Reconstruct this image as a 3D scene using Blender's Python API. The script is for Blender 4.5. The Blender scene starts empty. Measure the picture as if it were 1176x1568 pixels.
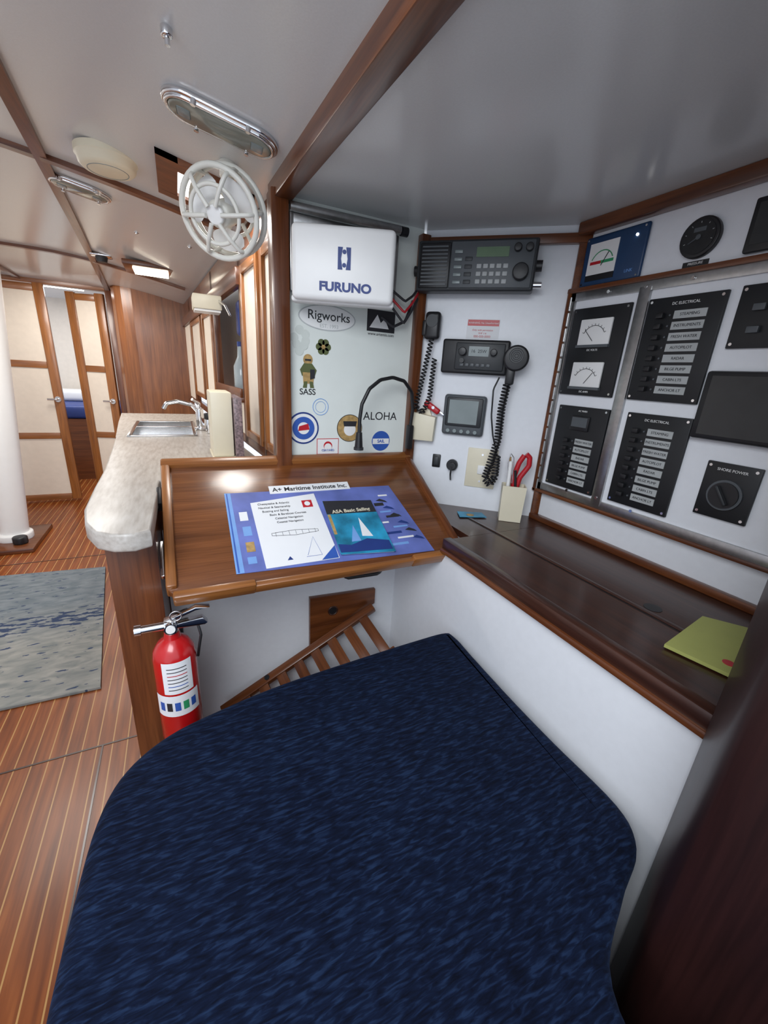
import bpy,bmesh,math,random
from mathutils import Matrix,Vector
random.seed(4)
S=bpy.context.scene; COL=bpy.context.collection
S.view_settings.view_transform='Standard'
# ---------------- materials
MC={}
def base(name,rough=.5,metal=0,coat=0):
    m=bpy.data.materials.new(name);m.use_nodes=True;nt=m.node_tree
    b=nt.nodes['Principled BSDF'];b.inputs['Roughness'].default_value=rough;b.inputs['Metallic'].default_value=metal
    b.inputs['Coat Weight'].default_value=coat;b.inputs['Coat Roughness'].default_value=.15
    return m,nt,b
def tex(nt,scale,kind='ShaderNodeTexNoise',nscale=1,detail=4,dist=0):
    tc=nt.nodes.new('ShaderNodeTexCoord');mp=nt.nodes.new('ShaderNodeMapping');mp.inputs['Scale'].default_value=scale
    nt.links.new(tc.outputs['Object'],mp.inputs[0]);n=nt.nodes.new(kind);n.inputs['Scale'].default_value=nscale
    if kind=='ShaderNodeTexNoise': n.inputs['Detail'].default_value=detail;n.inputs['Distortion'].default_value=dist
    nt.links.new(mp.outputs[0],n.inputs[0]);return n
def ramp(nt,src,stops):
    r=nt.nodes.new('ShaderNodeValToRGB');nt.links.new(src,r.inputs[0]);e=r.color_ramp.elements
    e[0].position,e[0].color=stops[0][0],(*stops[0][1],1);e[1].position,e[1].color=stops[-1][0],(*stops[-1][1],1)
    for p,c in stops[1:-1]:
        q=e.new(p);q.color=(*c,1)
    return r
def bump(nt,b,src,st,dist=.001):
    n=nt.nodes.new('ShaderNodeBump');n.inputs['Strength'].default_value=st;n.inputs['Distance'].default_value=dist
    nt.links.new(src,n.inputs['Height']);nt.links.new(n.outputs[0],b.inputs['Normal'])
def plain(name,col,rough=.5,metal=0,var=.06,ns=25,bp=0,coat=0):
    if name in MC:return MC[name]
    m,nt,b=base(name,rough,metal,coat)
    n=tex(nt,(1,1,1),nscale=ns)
    r=ramp(nt,n.outputs[0],[(.3,tuple(c*(1-var) for c in col)),(.7,tuple(min(1,c*(1+var)) for c in col))])
    nt.links.new(r.outputs[0],b.inputs['Base Color'])
    if bp: bump(nt,b,n.outputs[0],bp)
    MC[name]=m;return m
def emis(name,col,st):
    if name in MC:return MC[name]
    m,nt,b=base(name);b.inputs['Base Color'].default_value=(*col,1);b.inputs['Emission Color'].default_value=(*col,1);b.inputs['Emission Strength'].default_value=st
    MC[name]=m;return m
def wood(name,grain,dark,light,rough=.32,coat=.3):
    if name in MC:return MC[name]
    m,nt,b=base(name,rough,0,coat)
    sc=[28,28,28];sc['xyz'.index(grain)]=1.6
    n=tex(nt,sc,nscale=1.3,detail=6,dist=.6)
    mid=tuple((a+c)/2 for a,c in zip(dark,light))
    r=ramp(nt,n.outputs[0],[(.28,dark),(.5,mid),(.75,light)])
    sc2=[260,260,260];sc2['xyz'.index(grain)]=8
    n2=tex(nt,sc2,nscale=1,detail=2)
    mx=nt.nodes.new('ShaderNodeMix');mx.data_type='RGBA';mx.blend_type='MULTIPLY';mx.inputs[0].default_value=.5
    r2=ramp(nt,n2.outputs[0],[(.35,(.55,.5,.45)),(.6,(1,1,1))])
    nt.links.new(r.outputs[0],mx.inputs[6]);nt.links.new(r2.outputs[0],mx.inputs[7]);nt.links.new(mx.outputs[2],b.inputs['Base Color'])
    bump(nt,b,n2.outputs[0],.06)
    MC[name]=m;return m
TD,TL=(.078,.020,.006),(.21,.066,.019)
def teak(g): return wood('teak_'+g,g,TD,TL)
def teakL(g): return wood('teak_light_'+g,g,(.20,.068,.017),(.40,.155,.042))
def teakD(g): return wood('teak_dark_'+g,g,(.030,.010,.006),(.072,.024,.013),.33,.25)
def mahog(g): return wood('mahogany_dark_'+g,g,(.012,.003,.003),(.030,.008,.007),.45,.1)
def deskw(g): return wood('desk_teak_'+g,g,(.11,.035,.011),(.24,.082,.024),.25,.35)
WALL=plain('white_laminate',(.81,.83,.87),.35,var=.015,ns=60)
WALLA=plain('white_panel_cream',(.77,.81,.77),.3,var=.01)
CREAM=plain('cream_panel',(.78,.70,.60),.45,var=.03)
CEIL=plain('gelcoat_ceiling',(.66,.67,.67),.20,var=.02,ns=300,bp=.10)
WHITE=plain('white_plastic',(.84,.84,.83),.35,var=.01)
OFFW=plain('ivory_plastic',(.76,.70,.54),.4,var=.02)
BLACK=plain('black_plastic',(.012,.012,.014),.4,var=.2)
PBLK=plain('panel_black',(.009,.010,.012),.45,var=.1)
GREYP=plain('grey_plastic',(.085,.095,.105),.45,var=.05)
DGREY=plain('dark_grey_plastic',(.028,.031,.035),.45,var=.05)
ALU=plain('brushed_aluminium',(.46,.46,.46),.32,1,var=.10,ns=80)
CHR=plain('chrome',(.75,.75,.76),.12,1,var=.01)
RED=plain('red_enamel',(.50,.008,.010),.25,coat=.5)
REDP=plain('red_plastic',(.5,.015,.025),.35)
GLASS=plain('dark_glass',(.02,.022,.024),.08,var=.1)
LCD=plain('lcd_grey_green',(.22,.26,.26),.25)
LABEL=plain('breaker_label',(.42,.44,.44),.5)
PAPER=plain('white_paper',(.82,.83,.85),.6,var=.01)
BLUE=plain('blue_ink',(.03,.10,.42),.5)
NAVYI=plain('navy_ink',(.015,.04,.20),.5)
LBLUE=plain('light_blue_ink',(.18,.36,.72),.5)
PERI=plain('chart_periwinkle',(.13,.17,.48),.5,var=.25,ns=12)
TURQ=plain('turquoise_ink',(.02,.26,.44),.45,var=.5,ns=18)
GOLD=plain('gold_ink',(.42,.27,.10),.6,var=.3,ns=80)
OLIVE=plain('olive_ink',(.10,.12,.04),.6)
GINK=plain('pale_grey_ink',(.48,.50,.50),.6)
INK=plain('black_ink',(.02,.02,.025),.6)
YEL=plain('yellow_green_paper',(.42,.44,.13),.6,var=.03)
BBLUE=plain('meter_blue',(.015,.05,.13),.35)
GREEN=plain('green_ink',(.03,.30,.12),.5)
STEEL=plain('stainless',(.6,.6,.6),.22,1,var=.05)
GRAN=plain('granite_speckle',(.22,.16,.17),.4,var=.6,ns=140)
GLOW=emis('daylight_through_hatch',(1,.98,.94),5)
WARM=emis('lamp_strip_glow',(1,.92,.75),6)
def mk_counter():
    m,nt,b=base('counter_laminate',.35);n=tex(nt,(60,9,60),nscale=1.5,detail=8)
    r=ramp(nt,n.outputs[0],[(.3,(.36,.32,.285)),(.5,(.46,.425,.385)),(.7,(.53,.50,.465))]);nt.links.new(r.outputs[0],b.inputs[0]);return m
COUNT=mk_counter()
def mk_fabric():
    m,nt,b=base('navy_upholstery',.95);n=tex(nt,(42,210,42),nscale=1,detail=6,dist=.6)
    n2=tex(nt,(5,8,4),nscale=1,detail=3)
    r=ramp(nt,n.outputs[0],[(.34,(.0016,.0034,.0115)),(.52,(.0038,.0088,.028)),(.68,(.012,.027,.070))])
    r2=ramp(nt,n2.outputs[0],[(.3,(.7,.7,.75)),(.7,(1,1,1))])
    mx=nt.nodes.new('ShaderNodeMix');mx.data_type='RGBA';mx.blend_type='MULTIPLY';mx.inputs[0].default_value=1
    nt.links.new(r.outputs[0],mx.inputs[6]);nt.links.new(r2.outputs[0],mx.inputs[7]);nt.links.new(mx.outputs[2],b.inputs[0])
    b.inputs['Sheen Weight'].default_value=.04;b.inputs['Sheen Tint'].default_value=(.3,.45,.9,1);b.inputs['Specular IOR Level'].default_value=.12
    bump(nt,b,n.outputs[0],.6,.0025);return m
NAVY=mk_fabric()
def mk_floor():
    m,nt,b=base('teak_and_holly_sole',.36,0,.05);b.inputs['Specular IOR Level'].default_value=.35
    tc=nt.nodes.new('ShaderNodeTexCoord');sp=nt.nodes.new('ShaderNodeSeparateXYZ');nt.links.new(tc.outputs['Object'],sp.inputs[0])
    mo=nt.nodes.new('ShaderNodeMath');mo.operation='PINGPONG';mo.inputs[1].default_value=.0215;nt.links.new(sp.outputs[0],mo.inputs[0])
    lt=nt.nodes.new('ShaderNodeMath');lt.operation='LESS_THAN';lt.inputs[1].default_value=.0017;nt.links.new(mo.outputs[0],lt.inputs[0])
    n=tex(nt,(45,2.5,1),nscale=1.2,detail=6,dist=.4)
    r=ramp(nt,n.outputs[0],[(.28,(.12,.026,.004)),(.55,(.23,.058,.010)),(.78,(.33,.100,.022))])
    mx=nt.nodes.new('ShaderNodeMix');mx.data_type='RGBA';nt.links.new(lt.outputs[0],mx.inputs[0]);nt.links.new(r.outputs[0],mx.inputs[6]);mx.inputs[7].default_value=(.46,.25,.085,1)
    nt.links.new(mx.outputs[2],b.inputs[0]);return m
FLOOR=mk_floor()
def mk_rug():
    m,nt,b=base('woven_rug',.95)
    tc=nt.nodes.new('ShaderNodeTexCoord');sp=nt.nodes.new('ShaderNodeSeparateXYZ');nt.links.new(tc.outputs['Object'],sp.inputs[0])
    n=tex(nt,(12,30,1),nscale=1,detail=8,dist=.5)
    r=ramp(nt,n.outputs[0],[(.3,(.17,.185,.18)),(.55,(.27,.27,.25)),(.75,(.35,.34,.31))])
    n2=tex(nt,(14,50,1),nscale=1,detail=4)
    mr=nt.nodes.new('ShaderNodeMath');mr.operation='SUBTRACT';mr.inputs[1].default_value=2.17;nt.links.new(sp.outputs[1],mr.inputs[0])
    ab=nt.nodes.new('ShaderNodeMath');ab.operation='ABSOLUTE';nt.links.new(mr.outputs[0],ab.inputs[0])
    r3=ramp(nt,ab.outputs[0],[(0,(.15,)*3),(.05,(.11,)*3),(.11,(0,)*3)])
    ad=nt.nodes.new('ShaderNodeMath');ad.operation='ADD';nt.links.new(n2.outputs[0],ad.inputs[0]);nt.links.new(r3.outputs[0],ad.inputs[1])
    gt=nt.nodes.new('ShaderNodeMath');gt.operation='GREATER_THAN';gt.inputs[1].default_value=.64;nt.links.new(ad.outputs[0],gt.inputs[0])
    mx=nt.nodes.new('ShaderNodeMix');mx.data_type='RGBA';nt.links.new(gt.outputs[0],mx.inputs[0]);nt.links.new(r.outputs[0],mx.inputs[6]);mx.inputs[7].default_value=(.035,.055,.11,1)
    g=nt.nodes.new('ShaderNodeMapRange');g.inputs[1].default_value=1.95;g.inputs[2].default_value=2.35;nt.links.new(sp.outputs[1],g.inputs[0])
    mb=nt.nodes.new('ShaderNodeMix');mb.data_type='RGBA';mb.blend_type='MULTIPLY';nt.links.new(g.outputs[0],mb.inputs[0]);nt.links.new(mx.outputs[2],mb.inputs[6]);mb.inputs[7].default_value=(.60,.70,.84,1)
    nt.links.new(mb.outputs[2],b.inputs[0]);bump(nt,b,n.outputs[0],.5,.003);return m
RUG=mk_rug()
# ---------------- geometry helpers (all coordinates local to the parent's frame)
def E(name,mat4=None):
    e=bpy.data.objects.new(name,None);e.empty_display_size=.05;COL.objects.link(e)
    if mat4 is not None:e.matrix_world=mat4
    return e
def frame(o,u,v,w): 
    m=Matrix.Identity(4)
    for i,c in enumerate((u,v,w,o)):
        for j in range(3):m[j][i]=c[j]
    return m
DB=Vector((.725,-.689,0)).normalized()
FA=frame((0,1.225,0),(1,0,0),(0,0,1),(0,-1,0))
FC=frame((1.03,0,0),(0,-1,0),(0,0,1),(-1,0,0))
FB=frame((.714,1.225,0),DB,(0,0,1),(DB.y,-DB.x,0))
dv=Vector((0,.37,.207)).normalized()
FD=frame((-.06,.855,.757),(1,0,0),dv,Vector((1,0,0)).cross(dv))
def fin(bm,name,par,mat,smooth=False,root=None):
    me=bpy.data.meshes.new(name);bmesh.ops.recalc_face_normals(bm,faces=bm.faces);bm.to_mesh(me);bm.free()
    me.materials.append(mat)
    if smooth:
        for p in me.polygons:p.use_smooth=True
        try: me.set_sharp_from_angle(angle=math.radians(40))
        except Exception: pass
    ob=bpy.data.objects.new(name,me);COL.objects.link(ob)
    if par is not None: ob.parent=par
    elif root is not None: ob.matrix_world=root
    return ob
def box(par,name,x0,x1,y0,y1,z0,z1,mat,bv=0,seg=2,root=None,rot=None):
    bm=bmesh.new();bmesh.ops.create_cube(bm,size=1)
    bmesh.ops.scale(bm,vec=(abs(x1-x0),abs(y1-y0),abs(z1-z0)),verts=bm.verts)
    if bv:bmesh.ops.bevel(bm,geom=bm.edges[:],offset=bv,segments=seg,profile=.5,affect='EDGES')
    if rot is not None:bmesh.ops.transform(bm,matrix=rot,verts=bm.verts)
    bmesh.ops.translate(bm,vec=((x0+x1)/2,(y0+y1)/2,(z0+z1)/2),verts=bm.verts)
    return fin(bm,name,par,mat,bv>0,root)
def prism(par,name,pts,z0,z1,mat,bv=0,seg=2,axis='z',root=None):
    bm=bmesh.new()
    def P(a,b,c): return {'z':(a,b,c),'y':(a,c,b),'x':(c,a,b)}[axis]
    vs=[bm.verts.new(P(p[0],p[1],z0)) for p in pts];f=bm.faces.new(vs)
    r=bmesh.ops.extrude_face_region(bm,geom=[f]);nv=[g for g in r['geom'] if isinstance(g,bmesh.types.BMVert)]
    d=Vector(P(0,0,z1-z0));bmesh.ops.translate(bm,vec=d,verts=nv)
    if bv:
        ed=[e for e in bm.edges if abs((e.verts[0].co-e.verts[1].co).dot(d.normalized()))<1e-6]
        bmesh.ops.bevel(bm,geom=ed,offset=bv,segments=seg,profile=.5,affect='EDGES')
    return fin(bm,name,par,mat,bv>0,root)
def cyl(par,name,c,r,h,mat,axis='z',r2=None,seg=32,bv=0,root=None):
    bm=bmesh.new();bmesh.ops.create_cone(bm,cap_ends=True,segments=seg,radius1=r,radius2=r if r2 is None else r2,depth=h)
    if bv:
        ed=[e for e in bm.edges if abs(e.verts[0].co.z-e.verts[1].co.z)<1e-6]
        bmesh.ops.bevel(bm,geom=ed,offset=bv,segments=3,profile=.5,affect='EDGES')
    if isinstance(axis,str):
        R={'z':Matrix.Identity(3),'x':Matrix.Rotation(math.pi/2,3,'Y'),'y':Matrix.Rotation(math.pi/2,3,'X')}[axis]
    else: R=Vector(axis).to_track_quat('Z','Y').to_matrix()
    bmesh.ops.transform(bm,matrix=R.to_4x4(),verts=bm.verts);bmesh.ops.translate(bm,vec=c,verts=bm.verts)
    return fin(bm,name,par,mat,True,root)
def lathe(par,name,c,prof,mat,axis='z',seg=36):
    bm=bmesh.new();rings=[]
    for r,z in prof:
        rings.append([bm.verts.new((r*math.cos(2*math.pi*i/seg),r*math.sin(2*math.pi*i/seg),z)) for i in range(seg)])
    for a,b in zip(rings,rings[1:]):
        for i in range(seg):
            bm.faces.new((a[i],a[(i+1)%seg],b[(i+1)%seg],b[i]))
    bm.faces.new(rings[0]);bm.faces.new(rings[-1])
    R=Vector({'z':(0,0,1),'x':(1,0,0),'y':(0,-1,0)}[axis] if isinstance(axis,str) else axis).to_track_quat('Z','Y').to_matrix()
    bmesh.ops.transform(bm,matrix=R.to_4x4(),verts=bm.verts);bmesh.ops.translate(bm,vec=c,verts=bm.verts)
    return fin(bm,name,par,mat,True)
def tube(par,name,pts,r,mat,smooth=True,cyclic=False,root=None):
    cu=bpy.data.curves.new(name,'CURVE');cu.dimensions='3D';cu.bevel_depth=r;cu.bevel_resolution=3;cu.use_fill_caps=True
    if smooth:
        sp=cu.splines.new('NURBS');sp.order_u=3;sp.use_endpoint_u=not cyclic
    else: sp=cu.splines.new('POLY')
    sp.points.add(len(pts)-1)
    for p,q in zip(sp.points,pts):p.co=(*q,1)
    sp.use_cyclic_u=cyclic
    cu.resolution_u=6
    cu.materials.append(mat)
    ob=bpy.data.objects.new(name,cu);COL.objects.link(ob);ob.parent=par
    dg=bpy.context.evaluated_depsgraph_get();me=bpy.data.meshes.new_from_object(ob.evaluated_get(dg))
    bpy.data.objects.remove(ob);ob=bpy.data.objects.new(name,me);COL.objects.link(ob);ob.parent=par
    for p in me.polygons:p.use_smooth=True
    return ob
def coil(par,name,path,R,turns,r,mat):
    P=[Vector(p) for p in path];L=[0]
    for a,b in zip(P,P[1:]):L.append(L[-1]+(b-a).length)
    def at(t):
        d=t*L[-1]
        for i in range(len(P)-1):
            if d<=L[i+1]+1e-9:
                k=(d-L[i])/(L[i+1]-L[i]);return P[i].lerp(P[i+1],k),(P[i+1]-P[i]).normalized()
    n=turns*9;out=[]
    for i in range(n+1):
        c,tg=at(i/n);a=Vector((0,0,1)).cross(tg).normalized();b=tg.cross(a);an=2*math.pi*turns*i/n
        out.append(c+a*R*math.cos(an)+b*R*math.sin(an))
    return tube(par,name,out,r,mat,smooth=False)
def ring(par,name,c,R,r,mat,axis=(0,0,1),n=40):
    q=Vector(axis).to_track_quat('Z','Y')
    return tube(par,name,[Vector(c)+q@Vector((R*math.cos(2*math.pi*i/n),R*math.sin(2*math.pi*i/n),0)) for i in range(n)],r,mat,cyclic=True)
def text(par,name,s,x,y,z,size,mat,rot=0,al='CENTER',bold=0,sx=1):
    cu=bpy.data.curves.new(name,'FONT');cu.body=s;cu.size=size;cu.align_x=al;cu.align_y='CENTER';cu.extrude=.0003;cu.offset=bold
    ob=bpy.data.objects.new(name,cu);COL.objects.link(ob)
    dg=bpy.context.evaluated_depsgraph_get();me=bpy.data.meshes.new_from_object(ob.evaluated_get(dg));bpy.data.objects.remove(ob)
    me.materials.clear();me.materials.append(mat)
    me.transform(Matrix.Translation((x,y,z))@Matrix.Rotation(rot,4,'Z')@Matrix.Diagonal((sx,1,1,1)))
    ob=bpy.data.objects.new(name,me);COL.objects.link(ob);ob.parent=par;return ob
def disc(par,name,x,y,z,r,mat,h=.0006,sy=1):
    return prism(par,name,[(x+r*math.cos(a*math.pi/20),y+r*sy*math.sin(a*math.pi/20)) for a in range(40)],z,z+h,mat)
def smooth_closed(pts,n=6):
    out=[];N=len(pts)
    for i in range(N):
        p0,p1,p2,p3=[Vector((*pts[(i+k-1)%N],0)) for k in range(4)]
        for j in range(n):
            t=j/n
            q=.5*((2*p1)+(-p0+p2)*t+(2*p0-5*p1+4*p2-p3)*t*t+(-p0+3*p1-3*p2+p3)*t**3);out.append((q.x,q.y))
    return out
def screws(par,pts,z,r=.0035,mat=None):
    for i,(x,y) in enumerate(pts):cyl(par,'screw_%d'%i,(x,y,z),r,.002,mat or CHR,seg=12)

# ================= ROOM SHELL
box(None,'floor',-1.75,1.1,-.6,6.0,-.03,0,FLOOR)
box(None,'wall_bulkhead',.27,.70,1.225,1.245,.5,1.64,WALLA)
box(None,'wall_radio',-.005,.47,.3,1.64,-.02,0,WALL,root=FB)
box(None,'wall_hull_side',1.03,1.05,-.3,.93,.5,1.66,WALL)
box(None,'wall_shelf_front',.628,.645,-.3,1.15,0,.764,WALL)
box(None,'wall_under_desk',-.07,.645,1.12,1.14,0,.80,WALL)
box(None,'wall_port',-1.75,-1.72,-.6,4.4,0,1.95,WALL)
def cz(x,y):
    t=max(0,min(1,(.28-x)/.9));z=1.655+.145*(1-(1-t)**1.5)
    z-=max(0,(y-2.5))*.018
    return z
bm=bmesh.new();NX,NY=24,20;g=[]
for i in range(NX+1):
    x=.285-2.035*i/NX;g.append([bm.verts.new((x,.5+(4.5-.5)*j/NY,cz(x,.5+(4.5-.5)*j/NY))) for j in range(NY+1)])
for i in range(NX):
    for j in range(NY):bm.faces.new((g[i][j],g[i+1][j],g[i+1][j+1],g[i][j+1]))
c1=fin(bm,'ceiling',None,CEIL,True)
prism(None,'ceiling_side_deck',[(.285,1.25),(.285,-.3),(1.06,-.3),(1.06,.96),(.75,1.3)],1.637,1.655,CEIL)
prism(None,'trim_beam',[(.252,1.26),(.298,1.26),(.328,.5),(.36,-.3),(.31,-.3),(.280,.5)],1.620,1.675,teak('y'),bv=.004)
def cstrip(name,pa,pb,w=.035,h=.014,g='y'):
    a=Vector((*pa,0));b=Vector((*pb,0));n=16;d=(b-a).normalized();nn=Vector((-d.y,d.x,0))*w/2
    bm=bmesh.new();R=[]
    for i in range(n+1):
        p=a.lerp(b,i/n);z=cz(p.x,p.y)
        R.append([bm.verts.new((p.x+s*nn.x,p.y+s*nn.y,z-k)) for s,k in ((-1,-.002),(1,-.002),(1,h),(-1,h))])
    for A_,B_ in zip(R,R[1:]):
        for k in range(4):bm.faces.new((A_[k],A_[(k+1)%4],B_[(k+1)%4],B_[k]))
    bm.faces.new(R[0]);bm.faces.new(R[-1]);return fin(bm,name,None,teak(g))
cstrip('trim_ceiling_1',(-.228,.52),(-.45,4.4),.032)
cstrip('trim_ceiling_2',(-1.7,1.74),(.22,1.75),.032,.014,'x')
cstrip('trim_ceiling_3',(-1.7,3.25),(.10,3.25),.035,.014,'x')
cstrip('trim_ceiling_4',(-1.02,.52),(-1.02,4.4),.035)
box(None,'trim_post',.245,.290,1.195,1.25,.92,1.64,teak('z'),.004)
box(None,'trim_bulkhead_corner',.682,.712,1.20,1.23,.80,1.62,teak('z'),.003)
box(None,'trim_radio_top',.0,.455,1.590,1.614,0,.022,teak('x'),.003,root=FB)
box(None,'trim_corner_post',.425,.450,.804,1.61,0,.018,teak('z'),.003,root=FB)
box(None,'trim_hull_top',-.925,.3,1.606,1.637,0,.03,teak('x'),.004,root=FC)
box(None,'trim_hull_bottom',-.925,.3,.802,.820,0,.02,teak('x'),.003,root=FC)
prism(None,'wall_aft_bulkhead',[(1.05,.31),(.60,.18),(.50,.135),(.475,.115),(.47,.09),(.47,-.35),(1.05,-.35)],0,1.65,mahog('z'),bv=.006)
# ================= SHELF
sh=E('chart_shelf')
box(sh,'top',.64,1.03,.17,.845,.782,.802,teakD('y'))
prism(sh,'top_aft',[(.706,.846),(1.03,.846),(1.03,.93),(.735,1.19),(.715,1.19)],.782,.802,teakD('y'))
box(sh,'fiddle_front',.617,.645,.16,.848,.776,.808,teakD('y'),.006)
box(sh,'fiddle_cap',.612,.640,.16,.848,.766,.780,teak('y'),.004)
box(sh,'lid_seam',.795,.799,.17,.98,.8015,.8025,BLACK)
box(sh,'lid_batten',.80,.812,.17,1.03,.802,.8045,teakD('y'),.001)
disc(sh,'finger_hole',.835,.40,.8021,.017,BLACK)
# ================= NAV SEAT
cs=E('seat_cushion')
outl=[(.42,-.3),(.385,.0),(.40,.11),(.50,.165),(.575,.195),(.606,.25),(.605,.38),(.607,.50),(.615,.65),(.620,.735),(.60,.768),(.50,.768),(.33,.757),(.148,.741),(.02,.717),(-.075,.688),(-.14,.635),(-.17,.56),(-.182,.433),(-.187,.30),(-.19,.05),(-.18,-.3)]
o=prism(cs,'pad',smooth_closed(outl,5),.472,.57,NAVY,bv=.028,seg=5)
sb=E('nav_seat_base')
prism(sb,'box',[(-.13,-.3),(.34,-.3),(.34,.02),(.54,.23),(.58,.70),(.1,.69),(-.05,.64),(-.13,.5)],0,.470,teakD('z'))
box(sb,'trim_rim',-.14,-.131,-.3,.5,.43,.468,teak('y'))
# ================= CHART DESK
dk=E('chart_table',FD)
W,Dp=.76,.424
cx=[(0,.02),(.015,0),(.16,-.012),(.19,-.004),(.57,-.004),(.60,-.012),(.75,-.002),(W,.02),(W,Dp),(0,Dp)]
prism(dk,'lid',cx,-.022,0,deskw('x'),bv=.004)
box(dk,'fiddle_back',0,W,Dp-.028,Dp,-.03,.014,teakL('x'),.005)
box(dk,'fiddle_left',0,.022,.015,Dp,-.03,.012,teakL('y'),.005)
box(dk,'fiddle_right',W-.022,W,.012,Dp,-.03,.012,teak('y'),.005)
box(dk,'fiddle_front_a',.012,.18,-.014,.006,-.026,.010,teakL('x'),.005)
box(dk,'fiddle_front_b',.59,W-.012,-.014,.006,-.026,.010,teakL('x'),.005)
box(dk,'fiddle_front_low',.175,.595,-.012,.004,-.026,.002,teakL('x'),.004)
box(dk,'box_bottom',.03,.66,.03,.33,-.075,-.022,WALL)
tube(dk,'pull_handle',[(.40,.02,-.03),(.41,.0,-.045),(.50,-.002,-.046),(.53,.02,-.03)],.006,BLACK)
box(dk,'side_latch_upper',-.012,0,.27,.33,-.03,.0,BLACK,.003)
box(dk,'side_latch_lower',-.010,0,.06,.16,-.025,-.01,CHR,.003)
box(None,'trim_desk_ledge',.262,.70,1.212,1.225,.93,.968,teak('x'),.003)
# desk papers
ch=E('training_chart',FD)
prism(ch,'sheet',[(.142,.028),(.666,.011),(.627,.275),(.145,.286)],.0015,.0030,PERI)
prism(ch,'border_left',[(.142,.028),(.160,.028),(.160,.285),(.145,.286)],.003,.0034,LBLUE)
prism(ch,'border_left_blue',[(.146,.03),(.150,.03),(.152,.284),(.149,.284)],.0034,.0037,BLUE)
for k,(a,b,w2,h2,mt) in enumerate([(.565,.20,.03,.012,INK),(.575,.17,.035,.006,LBLUE),(.59,.15,.04,.008,INK),(.56,.13,.02,.006,PAPER),(.60,.11,.045,.006,LBLUE),(.57,.09,.05,.008,NAVYI),(.60,.07,.05,.006,PAPER),(.575,.05,.05,.008,LBLUE),(.59,.235,.03,.006,PAPER),(.182,.2,.02,.03,PAPER),(.184,.15,.02,.03,LBLUE),(.184,.10,.02,.03,GOLD),(.182,.06,.02,.02,LBLUE)]):
    box(ch,'print_%d'%k,a-w2/2,a+w2/2,b-h2/2,b+h2/2,.003,.0034,mt)
for k in range(6):
    prism(ch,'vessel_%d'%k,[(.56+.012*k,.215-.03*k),(.595+.012*k,.205-.03*k),(.59+.012*k,.213-.03*k),(.575+.012*k,.222-.03*k)],.0034,.0037,NAVYI if k%2 else INK)
tb=E('title_strip',FD)
box(tb,'card',.262,.497,.272,.302,.003,.0045,PAPER);text(tb,'lettering','A+ Maritime Institute Inc.',.38,.286,.0048,.021,INK,bold=.0003)
ce=E('certificate',FD)
prism(ce,'paper',[(.209,.030),(.391,.031),(.382,.262),(.205,.243)],.0035,.0048,PAPER)
box(ce,'seal',.34,.368,.212,.238,.0048,.0052,REDP,.0);disc(ce,'seal_inner',.354,.225,.0053,.008,PAPER)
for k in range(6):text(ce,'line_%d'%k,['Chesapeake & Atlantic','Nautical & Seamanship','Boating and Sailing','Basic & Bareboat Courses','Celestial Navigation','Coastal Navigation'][k],.264 if k<3 else .295,.235-.0135*k,.0051,.0092,INK)
tube(ce,'hull_drawing',[(.24,.125,.005),(.30,.12,.005),(.36,.125,.005),(.36,.132,.005),(.30,.137,.005),(.24,.133,.005)],.0005,INK,cyclic=True)
for k in range(7):tube(ce,'deck_plan_%d'%k,[(.25+.017*k,.122,.005),(.25+.017*k,.135,.005)],.0004,INK,smooth=False)
tube(ce,'sail_drawing',[(.31,.048,.005),(.35,.048,.005),(.34,.108,.005),(.314,.052,.005)],.0005,BLUE,smooth=False)
prism(ce,'pennant',[(.345,.032),(.389,.032),(.389,.072)],.0049,.0052,BLUE)
prism(ce,'small_hull',[(.262,.045),(.276,.045),(.270,.056)],.0049,.0052,NAVYI)
bk=E('sailing_book',FD)
prism(bk,'pages',[(.400,.038),(.543,.024),(.538,.208),(.402,.218)],.0052,.011,PAPER)
prism(bk,'cover',[(.394,.035),(.545,.021),(.540,.211),(.396,.222)],.011,.0125,TURQ)
prism(bk,'cover_band',[(.395,.172),(.541,.165),(.540,.211),(.396,.222)],.0125,.013,INK)
text(bk,'title','ASA Basic Sailing',.468,.178,.0134,.0165,OFFW,bold=.0003)
prism(bk,'sail_a',[(.47,.085),(.50,.08),(.48,.15)],.0126,.0131,PAPER)
prism(bk,'sail_b',[(.435,.07),(.462,.07),(.455,.125)],.0126,.0131,LBLUE)
prism(bk,'wave',[(.396,.04),(.54,.03),(.54,.06),(.48,.075),(.43,.06),(.396,.068)],.0125,.0129,NAVYI)
prism(bk,'orange_strip',[(.396,.10),(.404,.10),(.404,.17),(.396,.17)],.0125,.013,GOLD)
# ================= STICKERS on bulkhead
def T(name): return E(name,FA)
s=T('oval_sticker');disc(s,'rim',.404,1.366,.0002,.086,GINK,sy=.40);disc(s,'face',.404,1.366,.0009,.082,WHITE,sy=.38)
text(s,'words','Rigworks',.408,1.370,.0017,.034,DGREY,bold=.0002);text(s,'est','EST. 1993',.408,1.344,.0017,.014,GINK)
s=T('mountain_sticker');box(s,'face',.527,.62,1.345,1.405,.0002,.0012,INK)
prism(s,'peak',[(.535,1.355),(.56,1.392),(.572,1.37),(.585,1.383),(.60,1.355)],.0012,.0016,WHITE);text(s,'words','www.artemis.com',.575,1.338,.0006,.012,INK)
s=T('flower_sticker')
for k in range(6):
    a=k*math.pi/3;disc(s,'petal_%d'%k,.392+.013*math.cos(a),1.288+.013*math.sin(a),.0003,.010,OLIVE)
disc(s,'eye',.392,1.288,.001,.006,GOLD)
s=T('crest_sticker');
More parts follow.
